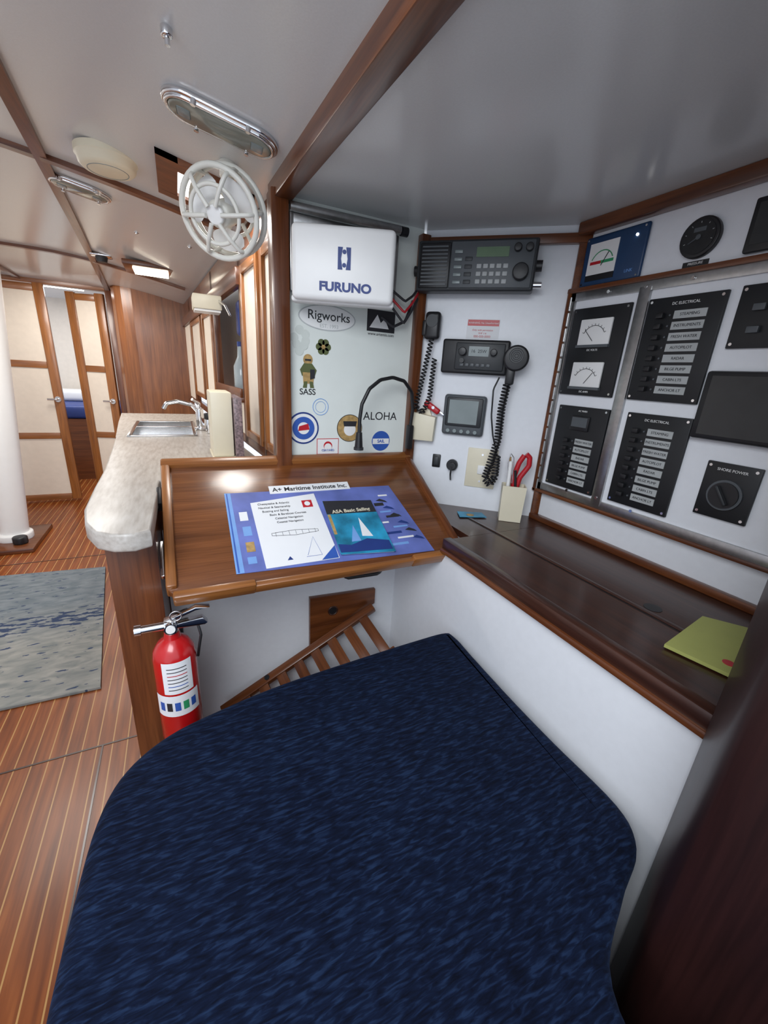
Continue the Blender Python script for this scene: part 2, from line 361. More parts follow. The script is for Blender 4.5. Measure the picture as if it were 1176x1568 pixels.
for k in range(7):disc(s,'blot_%d'%k,.325+.014*math.cos(k*.9)*(1+k%2*.5),1.30+.016*math.sin(k*.9)*(1+k%3*.4),.0003+.0001*k,.012,plain('faded_ink',(.62,.66,.62),.6))
s=T('knight_sticker')
disc(s,'helmet',.346,1.250,.0003,.014,GOLD,sy=1.1);prism(s,'shoulders',[(.322,1.222),(.334,1.240),(.358,1.240),(.372,1.222),(.366,1.205),(.328,1.205)],.001,.0014,OLIVE)
prism(s,'tunic',[(.332,1.184),(.362,1.184),(.364,1.215),(.330,1.215)],.0014,.0018,GOLD);prism(s,'leg_l',[(.330,1.172),(.342,1.172),(.344,1.190),(.334,1.190)],.0018,.0021,OLIVE);prism(s,'leg_r',[(.352,1.172),(.364,1.172),(.360,1.190),(.350,1.190)],.0018,.0021,OLIVE)
prism(s,'shield',[(.352,1.195),(.366,1.20),(.366,1.224),(.352,1.224)],.0022,.0025,INK);box(s,'visor',.337,.355,1.247,1.252,.001,.0014,INK)
text(s,'words','SASS',.345,1.160,.0006,.024,INK,bold=.0003)
s=T('ring_sticker');ring(s,'ring',(.385,1.118,.001),.024,.0009,LBLUE);ring(s,'ring_inner',(.385,1.118,.001),.016,.0006,LBLUE)
s=T('round_blue_sticker');disc(s,'rim',.332,1.054,.0002,.048,NAVYI);disc(s,'white',.332,1.054,.0009,.043,WHITE);disc(s,'blue_ring',.332,1.054,.0016,.034,BLUE);disc(s,'centre',.332,1.054,.0023,.018,WHITE);prism(s,'stripe',[(.315,1.046),(.350,1.05),(.346,1.068),(.318,1.06)],.0030,.0034,REDP)
s=T('certificate_sticker');box(s,'rim',.374,.446,.972,1.022,.0002,.0008,REDP);box(s,'face',.376,.444,.974,1.020,.0008,.0014,WHITE);disc(s,'arc',.410,.999,.0015,.014,REDP);disc(s,'arc_in',.410,.995,.0022,.012,WHITE);text(s,'words','CERTIFIED',.41,.985,.0030,.009,BLUE)
s=T('captain_sticker');disc(s,'rim',.482,1.054,.0002,.043,INK);disc(s,'face',.482,1.054,.0009,.041,GOLD);disc(s,'head',.482,1.050,.0016,.020,WHITE);prism(s,'cap',[(.462,1.060),(.502,1.060),(.505,1.076),(.459,1.076)],.0023,.0028,INK)
s=T('word_sticker');text(s,'words','ALOHA',.588,1.092,.0006,.036,INK)
s=T('blue_round_sticker');disc(s,'rim',.595,1.012,.0002,.033,BLUE);box(s,'band',.565,.625,1.002,1.020,.0009,.0013,WHITE);text(s,'words','SAIL',.595,1.011,.0016,.014,BLUE,bold=.0004)
# ================= RADAR DISPLAY with cover
a=Vector((.278,1.135,0));b=Vector((.515,1.035,0));ud=(b-a).normalized();FR_=frame((a.x,a.y,0),ud,(0,0,1),(ud.y,-ud.x,0))
rd=E('radar_display',FR_);w=(b-a).length
box(rd,'cover',0,w,1.392,1.560,-.060,0,WHITE,.013,4)
box(rd,'cover_lip',-.004,w+.004,1.388,1.404,-.062,-.02,WHITE,.006,3)
box(rd,'mount_arm',w/2-.04,w/2+.04,1.43,1.53,-.152,-.058,ALU,.002)
text(rd,'brand_lettering','FURUNO',w/2+.006,1.423,.0008,.028,NAVYI,bold=.0012,sx=1.15)
prism(rd,'logo_left',[(w/2-.014,1.463),(w/2-.002,1.463),(w/2-.006,1.487),(w/2-.002,1.512),(w/2-.014,1.512)],.0002,.001,NAVYI)
prism(rd,'logo_right',[(w/2+.018,1.463),(w/2+.006,1.463),(w/2+.010,1.487),(w/2+.006,1.512),(w/2+.018,1.512)],.0002,.001,NAVYI)
disc(rd,'logo_dot_top',w/2+.002,1.502,.0002,.005,NAVYI);disc(rd,'logo_dot_low',w/2+.002,1.473,.0002,.005,NAVYI)
br=E('radar_bracket',FA)
tube(br,'rail',[(.292,1.608,.03),(.45,1.608,.035),(.600,1.608,.04)],.011,ALU,smooth=False)
box(br,'bar',.30,.59,1.575,1.600,.0,.02,ALU,.003)
box(br,'arm_left',.293,.303,1.42,1.60,.0,.022,ALU,.002);box(br,'arm_right',.596,.606,1.42,1.60,.0,.022,ALU,.002)
cyl(br,'knob_right',(.612,1.606,.04),.012,.02,BLACK,'x')
cb=E('radar_cables',FA)
for k in range(3):tube(cb,'cable_%d'%k,[(.585,1.46-.02*k,.03),(.625,1.43-.03*k,.05),(.655,1.45-.02*k,.04),(.685,1.48-.015*k,.02)],.0035,[INK,REDP,INK][k])
tube(cb,'cable_drop',[(.565,1.385,.02),(.60,1.36,.03),(.64,1.38,.03),(.667,1.44,.02)],.004,INK)
# ================= GOOSENECK LAMP
gl=E('gooseneck_lamp',FA)
box(gl,'base',.672,.692,.99,1.07,.028,.048,BLACK,.004)
tube(gl,'neck',[(.680,1.05,.04),(.680,1.12,.05),(.668,1.175,.055),(.635,1.207,.062),(.590,1.216,.07),(.545,1.207,.078),(.508,1.18,.083),(.485,1.135,.085),(.480,1.09,.085),(.480,1.05,.085)],.0055,BLACK)
cyl(gl,'head',(.480,1.028,.085),.013,.05,BLACK,(0,1,0),r2=.009);cyl(gl,'collar',(.480,1.004,.085),.015,.008,DGREY,(0,1,0))
# ================= SSB RADIO
FBr=frame((.714,1.225,0),DB,(0,0,1),(DB.y,-DB.x,0))@Matrix.Translation((-.008,0,0))
ra=E('ssb_radio',FBr)
box(ra,'chassis',0,.330,1.463,1.592,.023,.073,DGREY,.006,3);box(ra,'rear_body',.02,.31,1.47,1.585,.0,.03,DGREY)
box(ra,'speaker_panel',.008,.095,1.470,1.584,.073,.077,BLACK,.003)
for k in range(11):box(ra,'grille_%d'%k,.014,.088,1.477+.0095*k,1.481+.0095*k,.077,.079,GREYP)
box(ra,'front_panel',.097,.322,1.470,1.586,.073,.078,GREYP,.003)
box(ra,'lcd',.168,.255,1.546,1.570,.078,.0795,plain('lcd_green',(.10,.17,.09),.2))
for r_ in range(3):
    for c_ in range(5):box(ra,'key_%d_%d'%(r_,c_),.172+.018*c_,.185+.018*c_,1.480+.019*r_,1.491+.019*r_,.078,.081,LABEL,.001)
for r_ in range(5):box(ra,'side_key_%d'%r_,.108,.130,1.480+.019*r_,1.488+.019*r_,.078,.081,LCD,.001)
for c_ in range(4):box(ra,'soft_key_%d'%c_,.138,.158,1.480+.019*c_,1.490+.019*c_,.078,.0805,DGREY,.001)
cyl(ra,'tuning_knob',(.292,1.507,.088),.021,.022,BLACK,bv=.003);cyl(ra,'knob_a',(.277,1.566,.084),.010,.016,BLACK,bv=.002);cyl(ra,'knob_b',(.307,1.566,.084),.010,.016,BLACK,bv=.002)
cyl(ra,'mount_knob_right',(.338,1.53,.045),.014,.016,BLACK,'x');cyl(ra,'mic_plug',(.338,1.48,.06),.008,.026,CHR,'x');cyl(ra,'mount_knob_left',(-.006,1.52,.045),.014,.014,BLACK,'x')
mh=E('fist_microphone',FB)
box(mh,'body',.020,.068,1.335,1.415,.01,.038,BLACK,.011,3);cyl(mh,'grille_cap',(.043,1.388,.038),.018,.004,DGREY);box(mh,'grip',.012,.028,1.345,1.39,.012,.034,BLACK,.005)
coil(mh,'coiled_cord',[(.045,1.335,.03),(.03,1.24,.03),(.012,1.13,.03),(.035,1.11,.03),(.055,1.16,.03),(.06,1.28,.03)],.007,38,.0022,BLACK)
wl=E('warning_label',FB);box(wl,'paper',.146,.244,1.345,1.400,.0002,.001,PAPER);box(wl,'red_head',.148,.242,1.381,1.398,.001,.0014,REDP)
for k,t in enumerate(['WARNING: No Unauthorized','Only with permission','VHF 1-6','000-000-0000']):text(wl,'text_%d'%k,t,.195,1.389 if k==0 else 1.378-.009*k,.0016,.0072 if k<3 else .009,PAPER if k==0 else REDP)
# VHF
vh=E('vhf_radio',FB)
box(vh,'body',.082,.285,1.240,1.340,.0,.030,BLACK,.007,3);box(vh,'face',.125,.272,1.252,1.330,.030,.036,DGREY,.004)
box(vh,'lcd',.165,.225,1.292,1.320,.036,.0375,LCD);text(vh,'digits','16  25W',.195,1.306,.0378,.013,INK)
for k in range(6):box(vh,'key_%d'%k,.142+.016*k,.153+.016*k,1.262,1.271,.036,.039,GREYP,.001)
cyl(vh,'knob_left',(.147,1.304,.044),.012,.018,BLACK,bv=.002);cyl(vh,'knob_left_low',(.147,1.278,.040),.007,.012,BLACK)
cyl(vh,'knob_right',(.240,1.304,.044),.010,.016,BLACK,bv=.002)
vm=E('speaker_microphone',FB@Matrix.Translation((.004,0,.018)))
cyl(vm,'head',(.303,1.290,.042),.036,.034,BLACK,bv=.006);cyl(vm,'grille',(.303,1.296,.059),.022,.005,DGREY)
for k in range(4):ring(vm,'grille_ring_%d'%k,(.303,1.296,.062),.005+.005*k,.0007,BLACK)
box(vm,'neck',.280,.306,1.215,1.275,.030,.052,BLACK,.006);box(vm,'hanger',.300,.315,1.28,1.30,-.018,.03,BLACK,.003)
coil(vm,'coiled_cord',[(.288,1.218,.040),(.282,1.15,.035),(.285,1.05,.035),(.270,.965,.035),(.262,.925,.04),(.280,.905,.035),(.292,.93,.03),(.290,1.0,.03)],.010,44,.0028,BLACK)
tube(vm,'lead',[(.262,1.235,.02),(.25,1.20,.03),(.255,1.12,.03),(.268,1.06,.03),(.29,1.0,.025)],.0025,BLACK)
gp=E('navigation_display',FB)
box(gp,'body',.103,.238,1.048,1.176,.0,.022,GREYP,.010,3);box(gp,'bezel',.113,.228,1.078,1.168,.022,.025,DGREY,.004)
box(gp,'lcd',.122,.214,1.086,1.160,.025,.0265,LCD)
for k in range(5):cyl(gp,'button_%d'%k,(.125+.022*k,1.062,.024),.006,.006,LCD,seg=16)
ib=E('remote_holder',FB)
prism(ib,'pocket',[(.006,1.020),(.078,1.020),(.082,1.100),(.002,1.112)],.0,.034,OFFW,bv=.004)
prism(ib,'lip',[(.02,1.108),(.064,1.102),(.056,1.122),(.03,1.126)],.0,.012,OFFW)
kn=E('rescue_knife',FB)
box(kn,'handle',.035,.095,1.120,1.140,.012,.028,REDP,.007,3,rot=Matrix.Rotation(-.55,4,'Z'))
box(kn,'blade',.088,.108,1.108,1.116,.016,.022,CHR,.002,rot=Matrix.Rotation(-.55,4,'Z'))
cyl(kn,'pivot',(.07,1.13,.029),.005,.003,CHR)
sk=E('rocker_switch',FB);box(sk,'bezel',.080,.108,.930,.975,.0,.006,BLACK,.003);box(sk,'rocker',.086,.102,.938,.967,.006,.012,DGREY,.003)
so=E('power_plug',FB);cyl(so,'socket',(.150,.945,.006),.019,.012,BLACK);cyl(so,'plug',(.152,.945,.022),.011,.03,BLACK);tube(so,'lead',[(.152,.945,.036),(.152,.92,.04),(.150,.895,.01)],.003,BLACK)
so2=E('outlet_plate',FB);box(so2,'plate',.198,.296,.878,1.010,.0,.005,OFFW,.002);box(so2,'coax',.236,.262,.925,.955,.005,.010,WHITE,.002)
screws(so2,[(.247,.99),(.247,.90)],.006)
# pen cup
pc=E('pen_cup')
Rc=Matrix.Translation((.925,.925,.803))@Matrix.Rotation(math.radians(-38),4,'Z');pc.matrix_world=Rc
bm=bmesh.new();q0=[(-.036,-.026),(.036,-.026),(.036,.026),(-.036,.026)]
vb=[bm.verts.new((x*.92,y*.92,0)) for x,y in q0];vt=[bm.verts.new((x,y,.115)) for x,y in q0];vi=[bm.verts.new((x*.9,y*.9,.115)) for x,y in q0];vj=[bm.verts.new((x*.8,y*.8,.02)) for x,y in q0]
bm.faces.new(vb)
for A_,B_ in ((vb,vt),(vt,vi),(vi,vj)):
    for k in range(4):bm.faces.new((A_[k],A_[(k+1)%4],B_[(k+1)%4],B_[k]))
bm.faces.new(vj);fin(bm,'cup',pc,OFFW)
tube(pc,'plier_handle_a',[(.005,0,.09),(.012,0,.14),(.034,0,.18),(.032,0,.205),(.020,0,.215)],.0080,REDP)
tube(pc,'plier_handle_b',[(.0,.006,.09),(-.005,.006,.14),(.004,.006,.185),(.016,.006,.210)],.0080,REDP)
tube(pc,'marker',[(-.018,-.008,.05),(-.022,-.008,.19)],.006,WHITE,smooth=False);tube(pc,'pencil',[(-.010,.01,.05),(-.024,.012,.20)],.0035,GOLD,smooth=False);tube(pc,'pen_black',[(.012,-.012,.05),(-.006,-.016,.165)],.004,BLACK,smooth=False)
tube(pc,'whisk',[(-.012,-.002,.10),(-.030,-.002,.18),(-.026,-.002,.215),(-.014,-.002,.20),(-.008,-.002,.12)],.0015,CHR)
cd=E('postcard');prism(cd,'card',[(.775,.985),(.86,.955),(.875,1.0),(.80,1.035)],.805,.8062,TURQ);disc(cd,'card_print',.82,.99,.8062,.012,GOLD)
npd=E('notepad');prism(npd,'pages',[(.715,.308),(.885,.335),(.93,.272),(.736,.216)],.8048,.811,YEL);disc(npd,'apple_print',.765,.235,.811,.009,REDP)
# ================= ELECTRICAL PANEL (frame C: u=-y)
ep=E('electrical_distribution_board',FC)
def B(name,y0,y1,z0,z1,w0,w1,mt,bv=0): return box(ep,name,-y0,-y1,z0,z1,w0,w1,mt,bv)
B('backing',.915,.14,.915,1.462,.0,.012,WALL)
B('teak_surround_left',.928,.916,.895,1.48,.0,.022,teak('z'),.002);B('teak_surround_top',.930,.14,1.467,1.479,.0,.022,teak('x'),.002);B('teak_surround_bottom',.930,.14,.896,.906,.0,.022,teak('x'),.002)
B('alu_left',.916,.900,.906,1.467,.004,.018,ALU,.001);B('alu_top',.916,.14,1.446,1.467,.004,.018,ALU,.001);B('alu_bottom',.916,.14,.906,.928,.004,.018,ALU,.001)
B('alu_divider',.716,.688,.914,1.455,.010,.020,ALU,.001)
for k in range(14):cyl(ep,'hinge_knuckle_%d'%k,(-.915,.92+.04*k,.018),.004,.034,ALU,'y',seg=10)
screws(ep,[(-.702,1.455),(-.702,.935),(-.60,.93),(-.80,.93),(-.60,1.457),(-.80,1.457)],.020,.004)
def sub(n,y0,y1,z0,z1):
    p=B(n,y0,y1,z0,z1,.012,.020,PBLK,.002)
    screws(ep,[(-y0+.008,z0+.008),(-y1-.008,z0+.008),(-y0+.008,z1-.008),(-y1-.008,z1-.008)],.0205,.003)
sub('meter_panel',.895,.726,1.200,1.425);sub('breaker_panel_upper',.684,.522,1.200,1.425);sub('breaker_panel_small',.884,.720,.935,1.170);sub('breaker_panel_lower',.670,.518,.940,1.170);sub('aux_panel',.500,.36,1.313,1.428);sub('battery_switch_panel',.466,.368,.972,1.090)
B('display_frame',.512,.30,1.132,1.270,.012,.034,BLACK,.006);B('display_glass',.498,.31,1.142,1.260,.034,.036,GLASS)
for k,z in enumerate((1.330,1.222)):
    B('meter_face_%d'%k,.860,.765,z,z+.065,.020,.026,WHITE,.002);B('meter_base_%d'%k,.862,.763,z-.006,z+.001,.020,.028,GREYP)
    cxp=-.8125
    tube(ep,'meter_arc_%d'%k,[(cxp+.036*math.cos(t),z+.012+.036*math.sin(t),.027) for t in [math.radians(150-12*i) for i in range(11)]],.0006,INK)
    for i in range(9):
        t=math.radians(150-15*i);tube(ep,'tick_%d_%d'%(k,i),[(cxp+.036*math.cos(t),z+.012+.036*math.sin(t),.027),(cxp+.041*math.cos(t),z+.012+.041*math.sin(t),.027)],.0005,INK,smooth=False)
    tube(ep,'needle_%d'%k,[(cxp,z+.010,.0275),(cxp+(.022 if k else -.028),z+.038,.0275)],.0007,INK,smooth=False)
    text(ep,'meter_label_%d'%k,['DC VOLTS','DC AMPS'][k],cxp,z-.012,.0206,.007,WHITE)
def rows(n,yl,yr,z0,z1,cnt):
    for i in range(cnt):
        z=z0+(z1-z0)*(i+.5)/cnt;h=(z1-z0)/cnt*.36
        B('%s_rocker_%d'%(n,i),yl,yl-.016,z-h*.7,z+h*.7,.020,.030,BLACK,.002)
        cyl(ep,'%s_lamp_%d'%(n,i),(-yl+.028,z,.021),.0022,.003,GREYP,seg=8)
        B('%s_label_%d'%(n,i),yl-.036,yr,z-h,z+h,.020,.0215,LABEL,.0)
        text(ep,'%s_label_text_%d'%(n,i),['ANCHOR LT','CABIN LTS','BILGE PUMP','RADAR','AUTOPILOT','FRESH WATER','INSTRUMENTS','STEAMING'][i],-(yl-.036+yr)/2,z,.0217,.0085,INK)
rows('upper',.655,.552,1.215,1.398,8);rows('small',.842,.748,.95,1.085,6);rows('lower',.645,.550,.955,1.140,8)
text(ep,'lbl1','DC ELECTRICAL',-.60,1.410,.0206,.008,WHITE);text(ep,'lbl2','DC ELECTRICAL',-.594,1.155,.0206,.008,WHITE);text(ep,'lbl3','AC MAIN',-.80,1.158,.0206,.007,WHITE)
B('mini_meter',.83,.77,1.105,1.145,.020,.026,BLACK,.002);B('mini_meter_face',.825,.775,1.115,1.141,.026,.0268,GREYP)
cyl(ep,'battery_dial',(-.417,1.025,.022),.032,.006,GREYP);cyl(ep,'battery_dial_face',(-.417,1.025,.026),.027,.006,BLACK);box(ep,'battery_dial_grip',-.420,-.414,1.003,1.047,.029,.040,DGREY,.002,rot=Matrix.Rotation(.6,4,'Z'));text(ep,'lbl4','SHORE POWER',-.417,1.076,.0206,.008,WHITE)
for k in range(2):B('aux_key_%d'%k,.47,.45,1.34+.04*k,1.352+.04*k,.020,.028,GREYP,.001)
bmn=E('battery_monitor',FC)
box(bmn,'body',-.906,-.734,1.480,1.598,.0,.010,BBLUE,.005,3);box(bmn,'screen',-.888,-.805,1.505,1.580,.010,.0115,WHITE);box(bmn,'scale_red',-.880,-.848,1.53,1.537,.0116,.0122,REDP);box(bmn,'scale_green',-.848,-.812,1.53,1.537,.0116,.0122,GREEN)
tube(bmn,'scale_arc',[(-.846+.033*math.cos(t),1.527+.033*math.sin(t),.012) for t in [math.radians(155-13*i) for i in range(11)]],.0012,GREEN);tube(bmn,'needle',[(-.846,1.525,.0125),(-.829,1.554,.0125)],.001,INK,smooth=False)
box(bmn,'screen_foot',-.888,-.805,1.492,1.506,.010,.012,BLACK);screws(bmn,[(-.897,1.487),(-.742,1.487),(-.897,1.590),(-.742,1.590)],.0105,.0025);text(bmn,'lettering','LINK',-.765,1.50,.0106,.010,LBLUE);cyl(bmn,'led',(-.76,1.575,.011),.003,.003,GLOW,seg=10)
rg=E('round_pressure_gauge',FC)
cyl(rg,'rim',(-.614,1.536,.006),.039,.014,BLACK,bv=.003);cyl(rg,'dial',(-.614,1.536,.0138),.032,.001,PBLK);tube(rg,'needle',[(-.614,1.536,.015),(-.632,1.526,.015)],.0012,GREYP,smooth=False);cyl(rg,'pivot',(-.614,1.536,.015),.005,.002,GREYP)
box(rg,'window',-.626,-.602,1.546,1.554,.0144,.0150,GREYP)
for i in range(7):
    t=math.radians(200-36*i);tube(rg,'tick_%d'%i,[(-.614+.026*math.cos(t),1.536+.026*math.sin(t),.0146),(-.614+.029*math.cos(t),1.536+.029*math.sin(t),.0146)],.0006,GINK,smooth=False)
box(rg,'tag',-.640,-.588,1.484,1.494,.0,.002,BLACK);text(rg,'tag_text','PRESSURE',-.614,1.489,.0022,.007,WHITE)
hc=E('heater_controller',FC);box(hc,'body',-.525,-.40,1.487,1.580,.0,.014,BLACK,.004);box(hc,'screen',-.515,-.42,1.50,1.57,.014,.0155,GLASS);text(hc,'word','HEAT',-.46,1.493,.0146,.007,WHITE)
# ================= SLATTED GRATE with its support block, under desk
gr=E('slatted_grate')
u_=Vector((.50,0,.26)).normalized();v_=Vector((.25,-.62,-.16));v_=(v_-v_.dot(u_)*u_).normalized()
GM=frame((.035,1.078,.215),u_,v_,u_.cross(v_));gr.matrix_world=GM
box(gr,'rail_back',0,.56,-.012,.014,-.012,.012,teak('x'),.004)
box(gr,'rail_front',.05,.54,.155,.18,-.012,.012,teak('x'),.004)
for k in range(8):box(gr,'slat_%d'%k,.06+.062*k,.092+.062*k,.01,.16,-.006,.006,teak('y'),.002)
cyl(gr,'pin',(.16,0,-.014),.008,.004,BLACK)
FU=GM.inverted()@frame((0,1.12,0),(1,0,0),(0,0,1),(0,-1,0))
for ob in (prism(gr,'support_block',[(.318,.535),(.548,.525),(.548,.470),(.45,.42),(.318,.345)],.0,.018,teak('x'),bv=.003),cyl(gr,'block_hole',(.395,.475,.018),.014,.003,BLACK,'z'),ring(gr,'block_hole_rim',(.395,.475,.019),.015,.0025,teakD('x'))):ob.matrix_local=FU
# ================= FIRE EXTINGUISHER
fe=E('fire_extinguisher',Matrix.Translation((-.058,.850,0)))
lathe(fe,'cylinder',(0,0,0),[(.034,.395),(.040,.400),(.043,.41),(.043,.615),(.040,.635),(.030,.652),(.017,.662),(.015,.675)],RED)
cyl(fe,'neck_collar',(0,0,.678),.014,.014,CHR)
box(fe,'valve_body',-.013,.013,-.013,.013,.682,.706,CHR,.004)
prism(fe,'lower_lever',[(-.01,.694),(.062,.700),(.072,.686),(.066,.682),(.0,.684)],-.009,.009,CHR,bv=.002,axis='y')
prism(fe,'upper_lever',[(-.012,.706),(.05,.728),(.078,.722),(.05,.720),(.0,.702)],-.009,.009,CHR,bv=.002,axis='y')
cyl(fe,'nozzle',(-.034,-.004,.694),.009,.045,CHR,'x');cyl(fe,'nozzle_mouth',(-.060,-.004,.694),.012,.012,CHR,'x')
cyl(fe,'gauge',(.0,-.018,.694),.012,.010,CHR,'y');cyl(fe,'gauge_face',(.0,-.024,.694),.009,.002,WHITE,'y')
ring(fe,'pull_pin',(.012,-.02,.722),.011,.0014,CHR,(0,1,0))
tube(fe,'safety_strap',[(.05,0,.69),(.056,-.01,.66),(.050,-.01,.63),(.046,0,.60)],.003,BLACK)
def wrap(n,r,a0,a1,z0,z1,mt):
    bm=bmesh.new();N=14;R=[]
    for i in range(N+1):
        a=math.radians(a0+(a1-a0)*i/N);R.append((bm.verts.new((r*math.cos(a),r*math.sin(a),z0)),bm.verts.new((r*math.cos(a),r*math.sin(a),z1))))
    for A_,B_ in zip(R,R[1:]):bm.faces.new((A_[0],B_[0],B_[1],A_[1]))
    fin(bm,n,fe,mt,True)
wrap('label_upper',.0436,-125,-45,.545,.625,PAPER);wrap('label_lower',.0436,-160,-30,.485,.540,PAPER);wrap('label_base',.0436,-120,-60,.41,.43,PAPER)
for k in range(7):wrap('label_line_%d'%k,.0439,-112,-60,.555+.009*k,.557+.009*k,[INK,BLUE,INK,INK,REDP,INK,INK][k])
for k in range(5):wrap('label_icon_%d'%k,.0439,-145+22*k,-130+22*k,.500,.522,[BLUE,INK,BLUE,GREEN,BLUE][k])
box(fe,'wall_bracket',-.02,.02,.040,.075,.45,.64,BLACK,.003)
# ================= GALLEY
gc=E('galley_counter')
prism(gc,'base_cabinet',[(-.165,.93),(-.072,.93),(-.072,1.118),(-.07,1.25),(.26,1.26),(.12,2.9),(-.26,2.9),(-.235,2.3),(-.185,1.5),(-.165,1.2)],.0,.872,teak('z'))
def ring_top(z0,z1,mt):
    prism(gc,'worktop_aft',[(-.072,.852),(-.10,.836),(-.135,.842),(-.165,.868),(-.19,.93),(-.205,1.02),(-.212,1.2),(-.216,1.4),(-.235,1.75),(-.252,2.02),(.20,2.02),(.245,1.45),(.262,1.26),(-.068,1.245)],z0,z1,mt,bv=.006,seg=3)
    prism(gc,'worktop_fwd',[(-.292,2.52),(.165,2.52),(.13,2.95),(-.32,2.95)],z0,z1,mt)
    prism(gc,'worktop_port',[(-.252,2.02),(-.205,2.02),(-.205,2.52),(-.292,2.52)],z0,z1,mt)
    prism(gc,'worktop_stbd',[(.055,2.02),(.20,2.02),(.165,2.52),(.055,2.52)],z0,z1,mt)
ring_top(.872,.910,COUNT)
skb=E('galley_sink')
for nm,v in {'rim_a':(-.212,.062,2.012,2.03),'rim_b':(-.212,.062,2.51,2.528),'rim_c':(-.212,-.195,2.012,2.528),'rim_d':(.045,.062,2.012,2.528),'rim_mid':(-.20,.05,2.30,2.32)}.items():box(skb,nm,*v,.909,.916,STEEL,.002)
for nm,(a0,a1,b0,b1) in {'bowl_a':(-.195,.045,2.03,2.30),'bowl_b':(-.195,.045,2.32,2.51)}.items():
    box(skb,nm+'_floor',a0,a1,b0,b1,.876,.880,STEEL);box(skb,nm+'_w1',a0-.004,a0,b0,b1,.876,.912,STEEL);box(skb,nm+'_w2',a1,a1+.004,b0,b1,.876,.912,STEEL);box(skb,nm+'_w3',a0,a1,b1,b1+.004,.876,.912,STEEL);box(skb,nm+'_w4',a0,a1,b0-.004,b0,.876,.912,STEEL)
fa=E('galley_faucet',Matrix.Translation((.085,2.22,.910)))
cyl(fa,'base',(0,0,.008),.028,.016,CHR,bv=.004);cyl(fa,'body',(0,0,.06),.018,.09,CHR,bv=.004)
tube(fa,'spout',[(0,0,.08),(-.03,0,.12),(-.09,0,.135),(-.14,0,.125),(-.155,0,.10)],.010,CHR);tube(fa,'lever',[(0,0,.105),(.0,-.02,.13),(-.03,-.05,.15)],.006,CHR)
cyl(fa,'hand_spray',(.03,-.12,.035),.014,.07,CHR,bv=.004);cyl(fa,'hand_spray_head',(.03,-.12,.08),.018,.03,BLACK,bv=.005)
def fx(y): return .272-.063*(y-1.23)
lk=E('galley_lockers')
FL=frame((.272,1.23,0),Vector((-.063,1,0)).normalized(),(0,0,1),Vector((1,.063,0)).normalized())
lk.matrix_world=FL
def L(n,u0,u1,z0,z1,w0,w1,mt,bv=0): return box(lk,n,u0,u1,z0,z1,w0,w1,mt,bv)
L('rail_top',0.03,2.85,1.56,1.665,.0,.03,teak('x'),.003);L('rail_bottom',0.03,2.85,.915,.955,.0,.03,teak('x'),.003)
L('carcass_back',0.03,2.85,.92,1.66,.16,.17,CREAM)
def door(n,u0,u1,z0,z1):
    t=.028
    L(n+'_panel',u0+t,u1-t,z0+t,z1-t,.004,.014,CREAM);L(n+'_stile_l',u0,u0+t,z0,z1,-.008,.014,teakL('y'),.003);L(n+'_stile_r',u1-t,u1,z0,z1,-.008,.014,teakL('y'),.003)
    L(n+'_rail_t',u0,u1,z1-t,z1,-.007,.013,teakL('x'),.003);L(n+'_rail_b',u0,u1,z0,z0+t,-.007,.013,teakL('x'),.003)
L('stile_0',0.02,.05,.915,1.66,.0,.03,teak('y'));door('door_a',.05,.20,.955,1.56);L('stile_1',.20,.24,.915,1.66,.0,.03,teak('y'),.002);door('door_b',.24,.50,.955,1.56);L('stile_2',.50,.56,.915,1.66,.0,.03,teak('y'),.002)
L('niche_floor',.56,1.20,1.08,1.10,-.01,.16,teak('x'),.002);L('niche_rail',.56,1.20,1.10,1.135,-.012,.0,teak('x'),.003);L('niche_apron',.56,1.20,.955,1.08,.0,.02,CREAM)
L('stile_3',1.20,1.26,.915,1.66,.0,.03,teak('y'),.002);door('door_c',1.26,1.66,1.0,1.50);L('stile_4',1.66,1.74,.915,1.66,.0,.03,teak('y'),.002);door('door_d',1.74,2.3,1.0,1.50);L('stile_5',2.3,2.4,.915,1.66,.0,.03,teak('y'),.002);L('infill',2.4,2.85,.955,1.56,.0,.02,CREAM)
L('cornice',.5,2.85,1.50,1.56,-.02,.01,teak('x'),.004)
bo=E('glass_bottle');yb=2.06;lathe(bo,'body',(fx(yb)+.05,yb,1.10),[(.030,0),(.033,.01),(.033,.12),(.015,.16),(.012,.21)],plain('bottle_grey',(.35,.40,.42),.1));cyl(bo,'cap',(fx(yb)+.05,yb,1.315),.014,.02,NAVYI)
bo=E('blue_bag');box(bo,'pouch',fx(1.95)+.02,fx(1.95)+.12,1.90,1.99,1.34,1.48,NAVYI,.02,4);tube(bo,'handle',[(fx(1.95)+.05,1.92,1.48),(fx(1.95)+.05,1.93,1.53),(fx(1.95)+.05,1.97,1.53),(fx(1.95)+.05,1.97,1.48)],.004,NAVYI)
hd=E('galley_light_fixture');box(hd,'housing',.085,.195,1.98,2.10,1.435,1.49,OFFW,.005);box(hd,'lens',.09,.19,1.99,2.09,1.427,1.435,WHITE);tube(hd,'bracket',[(.185,1.98,1.47),(.20,1.92,1.45),(.215,1.89,1.41)],.005,CHR)
bn=E('cutting_board_rack');box(bn,'white_block',.092,.160,1.50,1.66,.918,1.135,OFFW,.005);box(bn,'stone_slab',.163,.190,1.48,1.66,.918,1.120,GRAN,.003);box(bn,'foot',.088,.192,1.48,1.665,.910,.918,OFFW,.002)
